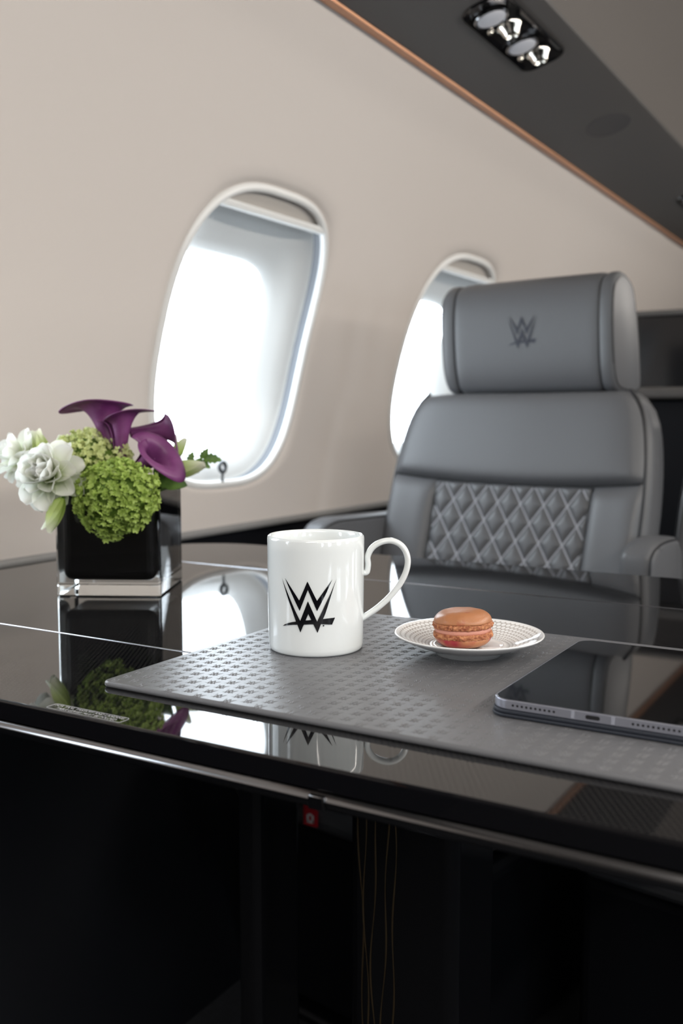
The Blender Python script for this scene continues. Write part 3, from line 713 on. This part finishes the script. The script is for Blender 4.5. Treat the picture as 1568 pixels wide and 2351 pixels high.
pointed('pointed white bud hanging down over the left edge of the vase', (-0.775, 0.742, 0.112), (-0.28, -0.35, -0.9), 0.92, stem_to=VC + Vector((-.03, -.04, .006)))
pointed('half open white bud behind the purple lilies, right of the vase', (-0.765, 0.908, 0.145), (0.25, 0.25, 0.9), 0.72, spread=.4, stem_to=VC + Vector((.02, .03, 0)))
pointed('pale green bud lying over the right rim of the vase', (-0.755, 0.880, 0.128), (0.75, 0.35, 0.25), 1.15, n=3, spread=.2, stem_to=VC + Vector((.02, .02, 0)))
def calla(label, base, top, opening, L, r1, lip, seed, stem_to):
    base, top = Vector(base), Vector(top); ax = (top - base).normalized()
    t = thing('calla_lily', label, 'flower', base, 0, 'purple calla lilies in the vase')
    B = basis(ax, opening)                   # x of the basis: the side the long tip leans to
    nu, nv = 36, 22
    def fn(u, v):
        a = (2 * u - 1) * PI * 1.10; k = .5 + .5 * math.cos(a); ov_ = 1 + .12 * (2 * u - 1)
        r = (0.30 + 0.16 * v + 0.22 * v ** 2 + 0.34 * v ** 7) * r1 * (ov_ + .22 * v * max(0, 2 * u - 1) ** 6)
        hgt = L * v * (.70 + .30 * k)
        x, y = r * math.cos(a), r * math.sin(a)
        tip = k ** 4 * v ** 5
        x += lip * tip * L; hgt -= lip * tip * L * .45 * v ** 3
        roll = max(0, v - .82) / .18                         # the rim rolls outward
        x += math.cos(a) * r1 * .22 * roll ** 1.5; y += math.sin(a) * r1 * .22 * roll ** 1.5; hgt -= r1 * .20 * roll ** 2.5
        return B @ Vector((x, y, hgt))
    V, F = grid(nu, nv, fn); o = obj('spathe', (V, F), 'purple', t, angle=None)
    sm = o.modifiers.new('thickness', 'SOLIDIFY'); sm.thickness = 0.0009; sm.offset = 0
    obj('spadix', tube([B @ Vector((.1 * r1, 0, L * q * .55)) for q in (0, .3, .6, .9, 1)], lambda q: 0.0022 * (1.05 - q * .7), 6), 'purple', t)
    b = Vector(stem_to) - base
    obj('stem', tube(spline([B @ Vector((0, 0, .004)), -ax * .012, b * .7, b], 5), 0.0030, 8), 'stem', t)
    return t
calla('purple calla lily standing highest, its rim tip pointing left', (-0.794, 0.836, 0.158), (-0.818, 0.836, 0.226), (-0.86, -0.5, -0.1), 0.071, 0.0235, 0.24, 1, VC + Vector((0, .01, 0)))
calla('purple calla lily upright in the middle, its rim tip pointing right', (-0.772, 0.826, 0.148), (-0.772, 0.832, 0.212), (0.85, 0.5, 0.15), 0.066, 0.0180, 0.20, 2, VC + Vector((.01, .01, 0)))
calla('purple calla lily at the back right, lying towards the window', (-0.790, 0.862, 0.178), (-0.742, 0.896, 0.181), (0.3, -0.5, -0.8), 0.062, 0.0165, 0.22, 3, VC + Vector((.01, .02, 0)))
calla('dark purple calla lily in front right, its mouth turned to the right', (-0.750, 0.830, 0.140), (-0.714, 0.830, 0.160), (0.69, 0.41, -0.5), 0.046, 0.0215, 0.30, 4, VC + Vector((.01, .0, 0)))

def leaf_mesh(l, w_, serr=0):
    def fn(u, v):
        s_ = 2 * u - 1; wd = w_ * math.sin(v ** .8 * PI) ** .8 * (1 + (.22 * (1 if int(v * serr * 2) % 2 else -.4) if serr else 0))
        return (l * v, s_ * wd, .25 * abs(s_) * wd - .15 * l * v * v)
    V, F = grid(4, 16, fn); me = bpy.data.meshes.new('leaf'); me.from_pydata(V, [], F); me.materials.append(M['leaf'])
    me.polygons.foreach_set('use_smooth', [True] * len(F)); return me
LM = leaf_mesh(0.026, 0.0065, 4); LM2 = leaf_mesh(0.036, 0.011)
def sprig(label, c, path, leaves, mesh=LM):
    t = thing('leaf_sprig', label, 'foliage', c)
    pts = spline([Vector(p) for p in path], 5); obj('stem', tube(pts, 0.0011, 5), 'stem', t)
    for q, d, s_ in leaves:
        o = bpy.data.objects.new('leaf', mesh); C.objects.link(o); o.parent = t
        dd = Vector(d).normalized(); y_ = Vector((0.6, -0.8, 0.3)); z_ = (y_ - dd * y_.dot(dd)).normalized()
        mt_ = Matrix((dd, z_.cross(dd), z_)).transposed().to_4x4()
        o.matrix_local = Matrix.Translation(pts[int(q * (len(pts) - 1))]) @ mt_ @ Matrix.Scale(s_, 4)
    return t
sprig('jagged green leaves reaching right across the bright window', (-0.765, 0.900, 0.118), [(0, 0, 0), (.012, .014, .020), (.026, .030, .030)],
      [(1, (.8, .5, -.1), .85), (.95, (.5, .3, .8), .6), (.8, (.7, .5, -.5), .7), (.6, (.2, .2, .9), .6), (.5, (.8, .2, -.3), .7)])
sprig('dark green leaves under the purple lilies at the right rim', (-0.765, 0.862, 0.114), [(0, 0, 0), (.008, -.004, .010), (.016, -.004, .014)],
      [(1, (.8, .4, -.2), 1.0), (.7, (.5, -.5, .1), .8), (.4, (.2, -.8, .0), .8), (.9, (.4, .2, .6), .7), (.2, (-.4, -.6, .5), .8), (.5, (.9, .5, .1), .9)], LM2)
sprig('dark leaves deep between the lime and pale green blooms', (-0.785, 0.815, 0.116), [(0, 0, 0), (-.006, -.010, .010), (-.010, -.022, .014)],
      [(1, (-.4, -.7, .2), .8), (.6, (.6, -.6, .3), .8), (.3, (.3, -.3, .8), .9), (.5, (-.8, -.2, .3), .8)], LM2)

# ------------------------------------------------------------------ window clip
cl = thing('window_clip', 'small grey ring clip standing on the bottom rim of the nearest window', 'clip', on_wall(1.388, 0.081, 0.004))
obj('clip_stem', tube([(0, 0, -0.004), (0.001, 0, 0.020)], 0.0024, 8), 'clip_grey', cl)
rg = [(0.001, 0.0085 * math.cos(q * PI / 8), 0.027 + 0.0085 * math.sin(q * PI / 8)) for q in range(16)]
obj('clip_ring', tube(rg, 0.0036, 8, closed=True), 'clip_grey', cl)

# ------------------------------------------------------------------ seats
SX, SYY, SK = -0.6261, 1.638, 0.91            # place and size of the seats
SF = 0.197 + SK * (FLOOR - 0.197)
RC = math.radians(14)
def make_seat():
    t = thing('cabin_seat', 'grey leather cabin seat with quilted back and emblem headrest, beside the windows', 'seat', (SX, SYY, SF), math.radians(-10), 'grey leather seats behind the table')
    t.scale = (SK, SK, SK)
    up = Vector((0, math.sin(RC), math.cos(RC))); nr = Vector((0, -math.cos(RC), math.sin(RC)))
    zb = -0.30 - FLOOR                                     # seat level
    B0 = Vector((0, -0.012, -FLOOR)) - up * 0.32            # front of the back at seat level
    Ltop = 0.32 + 0.250
    def half(v):                                           # half width of the back at length v
        q = max(0, (v - 0.33) / (Ltop - 0.33)); return 0.272 - 0.032 * q ** 2 - 0.022 * q ** 9
    def bow(x): return 0.022 * (abs(x) / 0.272) ** 2.2 * 1.0          # bolsters come forward
    def pt(x, v, off): return B0 + Vector((x, 0, 0)) + up * v + nr * off
    VS = 0.32 + 0.068                                      # seam height
    def pad(name, xa, xb, va, vb, puff, nu=20, nv=24, mat_='leather', outer=0, p=5):
        def fn(u, v):
            a, b = xa(v) if callable(xa) else xa, xb(v) if callable(xb) else xb
            vv = (va(u) if callable(va) else va) * (1 - v) + (vb(u) if callable(vb) else vb) * v
            x = a + (b - a) * u
            e = (1 - abs(2 * u - 1) ** p) ** (1 / 2.2) * (1 - abs(2 * v - 1) ** p) ** (1 / 2.2)
            return pt(x, vv, bow(x) + puff * e - 0.006)
        return obj(name, grid(nu, nv, fn), mat_, t, angle=None)
    vseam = lambda x: VS + 0.010 * (abs(x) / .272) ** 2 
    # lower bolsters, upper pad, quilted centre
    QH = 0.170
    lenv = lambda v: v * VS
    pad('side_bolster', lambda v: -half(v * VS), -QH, 0.02, lambda u: vseam(-.272 + u * (.272 - QH)), 0.020)
    pad('side_bolster', QH, lambda v: half(v * VS), 0.02, lambda u: vseam(QH + u * (.272 - QH)), 0.020)
    pad('upper_pad', lambda v: -half(VS + (Ltop - VS) * v), lambda v: half(VS + (Ltop - VS) * v), lambda u: vseam((2 * u - 1) * .272), lambda u: Ltop - .006 * abs(2 * u - 1) ** 4, 0.024, 40, 24, p=9)
    DW, DH = 0.0500, 0.0720
    def qf(u, v):
        x = -QH + 2 * QH * u; vv = 0.02 + (VS - 0.02) * v
        a = (x / DW + (vv - VS) / DH); b = (x / DW - (vv - VS) / DH)
        da = abs(a - round(a)); db = abs(b - round(b)); pf = 1 - (1 - 2 * min(da, db)) ** 3.2
        e = (1 - abs(2 * u - 1) ** 24) ** .5 * (1 - abs(2 * v - 1) ** 40) ** .5
        return pt(x, vv, bow(x) - 0.004 + (0.001 + 0.0085 * pf) * e)
    obj('quilted_panel', grid(168, 150, qf), 'leather', t, angle=None)
    # pale diamond stitching
    V, F = [], []
    lines = []
    for sg in (1, -1):
        for k_ in range(-14, 15):
            seg = []
            for i in range(61):
                vv = 0.02 + (VS - 0.02 - .004) * i / 60
                x = (k_ - sg * (vv - VS) / DH) * DW
                if abs(x) < QH - .003: seg.append(pt(x, vv, bow(x) - 0.0012))
                elif len(seg) > 1: lines.append(seg); seg = []
                else: seg = []
            if len(seg) > 1: lines.append(seg)
    st = obj('diamond_stitching', join(*[tube(s_, 0.0016, 5) for s_ in lines]), 'stitch', t)
    # piping along the seams and the outer edge
    obj('seam_piping', tube([pt(-.265 + .53 * i / 20, vseam(-.265 + .53 * i / 20), bow(-.265 + .53 * i / 20) - 0.003) for i in range(21)], 0.0022, 6), 'piping', t)
    for sg in (-1, 1):
        obj('seam_piping', tube([pt(sg * QH, 0.02 + (VS - .02) * i / 10, bow(QH) - 0.004) for i in range(11)], 0.0018, 6), 'piping', t)
        obj('edge_piping', tube([pt(sg * (half(Ltop * i / 30) + .001), Ltop * i / 30, bow(half(Ltop * i / 30)) - 0.008) for i in range(31)], 0.0034, 6), 'piping', t)
    # shell behind the cushions
    def ring(v):
        w2 = half(v); q = max(0, (v - (Ltop - .03)) / .03); th = 0.085
        out = []
        for k_ in range(40):
            a = 2 * PI * k_ / 40; c, s_ = math.cos(a), math.sin(a)
            x = math.copysign(abs(c) ** .35, c) * (w2 + .006); d = math.copysign(abs(s_) ** .5, s_)
            off = (bow(x) - 0.010) if d > 0 else -th
            out.append(pt(x, v, (-th / 2 + (off + th / 2) * abs(d)) if d > 0 else -th / 2 - th / 2 * abs(d)))
        return out
    V, F = [], []; N = 24
    for j in range(N + 1): V += ring(Ltop * j / N)
    for j in range(N): F += [(j * 40 + k_, j * 40 + (k_ + 1) % 40, (j + 1) * 40 + (k_ + 1) % 40, (j + 1) * 40 + k_) for k_ in range(40)]
    F.append(tuple(range(40))[::-1]); F.append(tuple(range(N * 40, N * 40 + 40)))
    obj('back_shell', (V, F), 'leather', t, angle=60)
    # headrest: side profile lofted across, waisted at its two seams
    HB = 0.238 - FLOOR; HY = 0.080; TILT = 0.20
    prof = spline([(0.010, 0.0), (-0.013, 0.012), (-0.020, 0.05), (-0.014, 0.12), (-0.002, 0.178), (0.014, 0.206), (0.044, 0.220), (0.076, 0.212), (0.092, 0.185), (0.098, 0.10), (0.094, 0.02), (0.082, 0.0), (0.045, -0.002), (0.010, 0.0)], 5)[:-1]
    prof = [(p[0] , p[1]) for p in [(v.x, v.y) for v in [Vector((q[0], q[1], 0)) for q in prof]]]
    HS, HE = 0.157, 0.186
    cyy, czz = 0.040, 0.11
    def xs_():
        xs = []
        for a, b in ((-HE, -HS), (-HS, HS), (HS, HE)):
            n_ = 8 if b - a < .1 else 22
            for i in range(n_ + (1 if b == HE else 0)):
                u = i / n_; u = .5 - .5 * math.cos(u * PI); xs.append((a + (b - a) * u, a, b))
        return xs
    def sc(x, a, b):
        d = min(x - a, b - x); r_ = 0.016 if b - a > .1 else 0.012
        k_ = max(0, 1 - d / r_)
        base = 1.0 if not ((a == -HE and x - a <= b - x) or (b == HE and b - x < x - a)) else .90
        k0 = 0.955 if not (base < 1) else .90
        return k0 + (1 - k0) * math.sqrt(max(0, 1 - k_ * k_))
    V, F = [], []; P = len(prof); st_ = xs_()
    for x, a, b in st_:
        s_ = sc(x, a, b)
        lift = 0.010 * (1 - (x / HE) ** 2)
        V += [(x, HY + cyy + (py - cyy) * s_ - .012 * (abs(x) / HE) ** 2 - TILT * pz, HB + czz + (pz - czz) * s_ * (1 + (.03 * (1 - (x / HE) ** 2) if pz > czz else 0))) for py, pz in prof]
    for j in range(len(st_) - 1): F += [(j * P + k_, j * P + (k_ + 1) % P, (j + 1) * P + (k_ + 1) % P, (j + 1) * P + k_) for k_ in range(P)]
    F.append(tuple(range(P))[::-1]); F.append(tuple(range((len(st_) - 1) * P, len(st_) * P)))
    hr = obj('headrest', (V, F), 'leather', t, angle=50)
    for x, s_ in ((-HS, .962), (HS, .962), (-HE + .002, .915), (HE - .002, .915)):
        obj('headrest_piping', tube([(x, HY + cyy + (py - cyy) * s_ - .012 * (abs(x) / HE) ** 2 - TILT * pz, HB + czz + (pz - czz) * s_) for py, pz in prof], 0.0026, 6, closed=True), 'piping', hr)
    # embroidered emblem on the headrest's face
    e = emblem_bm(0.064, dot=False)
    front = [(pz, py) for py, pz in prof if py < 0.03 and 0.03 < pz < .2]; front.sort()
    def fy(z):
        for (za, ya), (zb_, yb) in zip(front, front[1:]):
            if za <= z <= zb_: return ya + (yb - ya) * (z - za) / (zb_ - za)
        return front[0][1]
    bmesh.ops.subdivide_edges(e, edges=e.edges[:], cuts=1)
    for v in e.verts:
        zl = v.co.y + 0.120
        zp = czz + (zl - czz) / (1.03 if zl > czz else 1)
        v.co = Vector((v.co.x - 0.004, HY + fy(zp) - TILT * zp - 0.0012, HB + zl))
    obj('headrest_emblem', e, 'navy_print', hr, angle=None)['label'] = 'dark embroidered double-W emblem'
    # headrest post block, seat cushion, armrests, base
    obj('headrest_mount', rbox(0.20, 0.05, 0.06, 0.008, 2, (0, 0.13, HB - 0.02)), 'piping', t)
    bm = rbox(0.47, 0.50, 0.17, 0.045, 5, (0, -0.28, zb - 0.085)); obj('seat_cushion', bm, 'leather', t, angle=None)
    for sx, x, fy_ in ((-1, -0.296, -0.245), (1, 0.320, -0.150)):
        pf = spline([(fy_, -0.19), (fy_, -0.05), (fy_ + .010, -0.018), (fy_ + .045, -0.004), (fy_ + .10, -0.002), (fy_ + (.30 if sx < 0 else .105), -0.006), (fy_ + (.36 if sx < 0 else .115), -0.02), (fy_ + (.39 if sx < 0 else .12), -0.06)], 6); by_ = pf[-1].x
        V, F = [], []; P = len(pf)
        for k_, (dx, ins) in enumerate(((-0.030, .012), (-0.027, .005), (-0.021, .001), (-0.012, 0), (0.012, 0), (0.021, .001), (0.027, .005), (0.030, .012))):
            V += [(x + dx, q.x + ins * (1 if q.x < fy_ + .03 else .2), q.y - FLOOR - ins) for q in pf] + [(x + dx, by_, -0.45 - FLOOR), (x + dx, fy_ + ins, -0.45 - FLOOR)]
        P += 2
        for j in range(7): F += [(j * P + k_, j * P + (k_ + 1) % P, (j + 1) * P + (k_ + 1) % P, (j + 1) * P + k_) for k_ in range(P)]
        F.append(tuple(range(P))[::-1]); F.append(tuple(range(7 * P, 8 * P)))
        ar = obj('armrest', (V, F), 'leather', t, angle=50)
        obj('armrest_piping', tube([(x + sx * -0.0, 0, 0)] * 0 or [(x + 0.0265, q.x, q.y - FLOOR - .005) for q in pf], 0.0018, 6), 'piping', ar)
    obj('seat_base', rbox(0.46, 0.44, 0.32, 0.02, 3, (0, -0.25, 0.08)), 'black_panel', t)
    obj('seat_foot', rbox(0.42, 0.50, 0.02, 0.006, 2, (0, -0.25, (FLOOR - SF) / SK + 0.010)), 'dark_chrome', t)
    return t
seat = make_seat()
seat2 = dup(seat, (SX + 0.522, SYY + .034, SF), 'grey leather cabin seat cut off by the right edge of the photo', math.radians(-10))
for ch in list(seat2.children):                 # the two seats share the armrest between them
    if ch.name.startswith('armrest') and ch.data is [c_ for c_ in seat.children if c_.name.startswith('armrest')][0].data:
        for g_ in list(ch.children): bpy.data.objects.remove(g_)
        bpy.data.objects.remove(ch)

# red pull tag under the window-side seat
rt = thing('pull_tag', 'red fabric pull tag with a white symbol, hanging under the seat behind the table', 'tag', (-0.738, 1.163, -0.388))
obj('tag_strip', rbox(0.024, 0.002, 0.046, 0.0008, 1, (0, 0, 0.023)), 'red', rt)
V, F = [], []
for a, b, c, d in ((-.006, -.0022, .006, .017), (.0022, .006, .006, .017), (-.006, .006, .005, .009), (-.003, .003, .0155, .019)):
    o = len(V); V += [(a, -.0012, c), (b, -.0012, c), (b, -.0012, d), (a, -.0012, d)]; F.append((o, o + 1, o + 2, o + 3))
obj('tag_symbol', (V, F), 'white_mark', rt, smooth=False)

# low rail bracket on the floor
fr = thing('floor_rail', 'thin pale metal seat rail on the dark floor behind the table post', 'rail', (-1.0, 1.39, FLOOR))
obj('rail_bar', rbox(0.17, 0.012, 0.008, 0.002, 2, (0.06, 0, 0.004)), 'dark_chrome', fr)
obj('rail_bar', rbox(0.010, 0.10, 0.008, 0.002, 2, (-0.02, 0.055, 0.004)), 'dark_chrome', fr)

# ------------------------------------------------------------------ low partition and ledge behind the seats
pt_ = thing('low_partition', 'low black glossy partition behind the seats with a dark upper edge', 'partition', (-0.1, 2.65, FLOOR))
obj('partition_panel', rbox(1.75, 0.05, 1.175, 0.008, 3, (0, 0, 0.5875)), 'black_gloss', pt_)
obj('partition_cap', rbox(1.76, 0.062, 0.014, 0.005, 3, (0, 0, 1.178)), 'valance', pt_)
ld = thing('rear_ledge', 'grey ledge with dark recess running behind the seats', 'ledge', (-0.1, 2.45, FLOOR))
obj('ledge_top', rbox(1.7, 0.33, 0.026, 0.008, 3, (0, 0, 0.968)), 'valance', ld)
obj('ledge_front', rbox(1.66, 0.29, 0.95, 0.004, 2, (0, 0.01, 0.476)), 'black_panel', ld)

# ------------------------------------------------------------------ overhead light units in the valance
def light_unit(label, loc):
    t = thing('reading_light_panel', label, 'light panel', loc, 0, 'overhead light units in the valance'); t.rotation_euler = (0, -VTILT, 0)
    # recessed dark tray: a flange ring and a dished bed
    o_ = rrect(-0.040, 0.040, -0.152, 0.152, 0.026, 6); i_ = rrect(-0.034, 0.034, -0.144, 0.144, 0.022, 6); n = len(o_)
    V = [(x, y, 0.0) for x, y in o_] + [(x, y, -0.004) for x, y in [(x * .97, y * .985) for x, y in o_]] + [(x, y, -0.003) for x, y in i_] + [(x * .9, y * .95, -0.0008) for x, y in i_]
    F = [(r_ * n + k_, r_ * n + (k_ + 1) % n, (r_ + 1) * n + (k_ + 1) % n, (r_ + 1) * n + k_) for r_ in range(3) for k_ in range(n)]
    F.append(tuple(range(3 * n, 4 * n)))
    obj('light_tray', (V, F), 'black_gloss', t, angle=50)
    for y in (-0.100, 0.036):
        ls = obj('reading_light', lathe([(0, -0.010), (0.018, -0.0095), (0.022, -0.008), (0.024, -0.004), (0.025, 0)], 32), 'lens', t, loc=(-0.004, y, -0.001))
        obj('light_bezel', lathe([(0.0235, -0.006), (0.0255, -0.008), (0.0275, -0.006), (0.028, 0)], 32), 'dark_chrome', ls)
        nz = obj('air_nozzle', lathe([(0.006, -0.004), (0.008, -0.015), (0.010, -0.017), (0.013, -0.014), (0.016, -0.006), (0.020, -0.003), (0.021, 0)], 28), 'chrome', t, loc=(0.003, y + 0.064, -0.001))
        obj('nozzle_bore', lathe([(0, -0.006), (0.0078, -0.006)], 20), 'hole', nz)
        obj('switch_button', lathe([(0, -0.009), (0.0045, -0.0085), (0.006, -0.005), (0.0062, 0)], 20), 'chrome', t, loc=(-0.022, y + 0.040, -0.001))
    return t
lu = light_unit('overhead panel of reading lights and chrome air nozzles, nearest in the dark valance', on_valance(0.141, 1.605))
dup(lu, on_valance(0.141, 3.11), 'second overhead light panel, a sliver at the right edge of the photo')
sp = thing('speaker_grille', 'dark oval speaker grille in the valance, beyond the light panel', 'speaker', on_valance(0.132, 2.181)); sp.rotation_euler = (0, -VTILT, 0)
obj('grille_plate', ([(0.047 * math.cos(2 * PI * k_ / 40) * s_, 0.066 * math.sin(2 * PI * k_ / 40) * s_, z) for s_, z in ((1, 0), (.97, -0.0012), (.9, -0.0006)) for k_ in range(40)],
     [(r_ * 40 + k_, r_ * 40 + (k_ + 1) % 40, (r_ + 1) * 40 + (k_ + 1) % 40, (r_ + 1) * 40 + k_) for r_ in range(2) for k_ in range(40)] + [tuple(range(80, 120))]), 'black_panel', sp)
M['grille'] = mat('grille_mesh', (0.06, 0.056, 0.056), 0.7)
sp.children[0].data.materials[0] = M['grille']
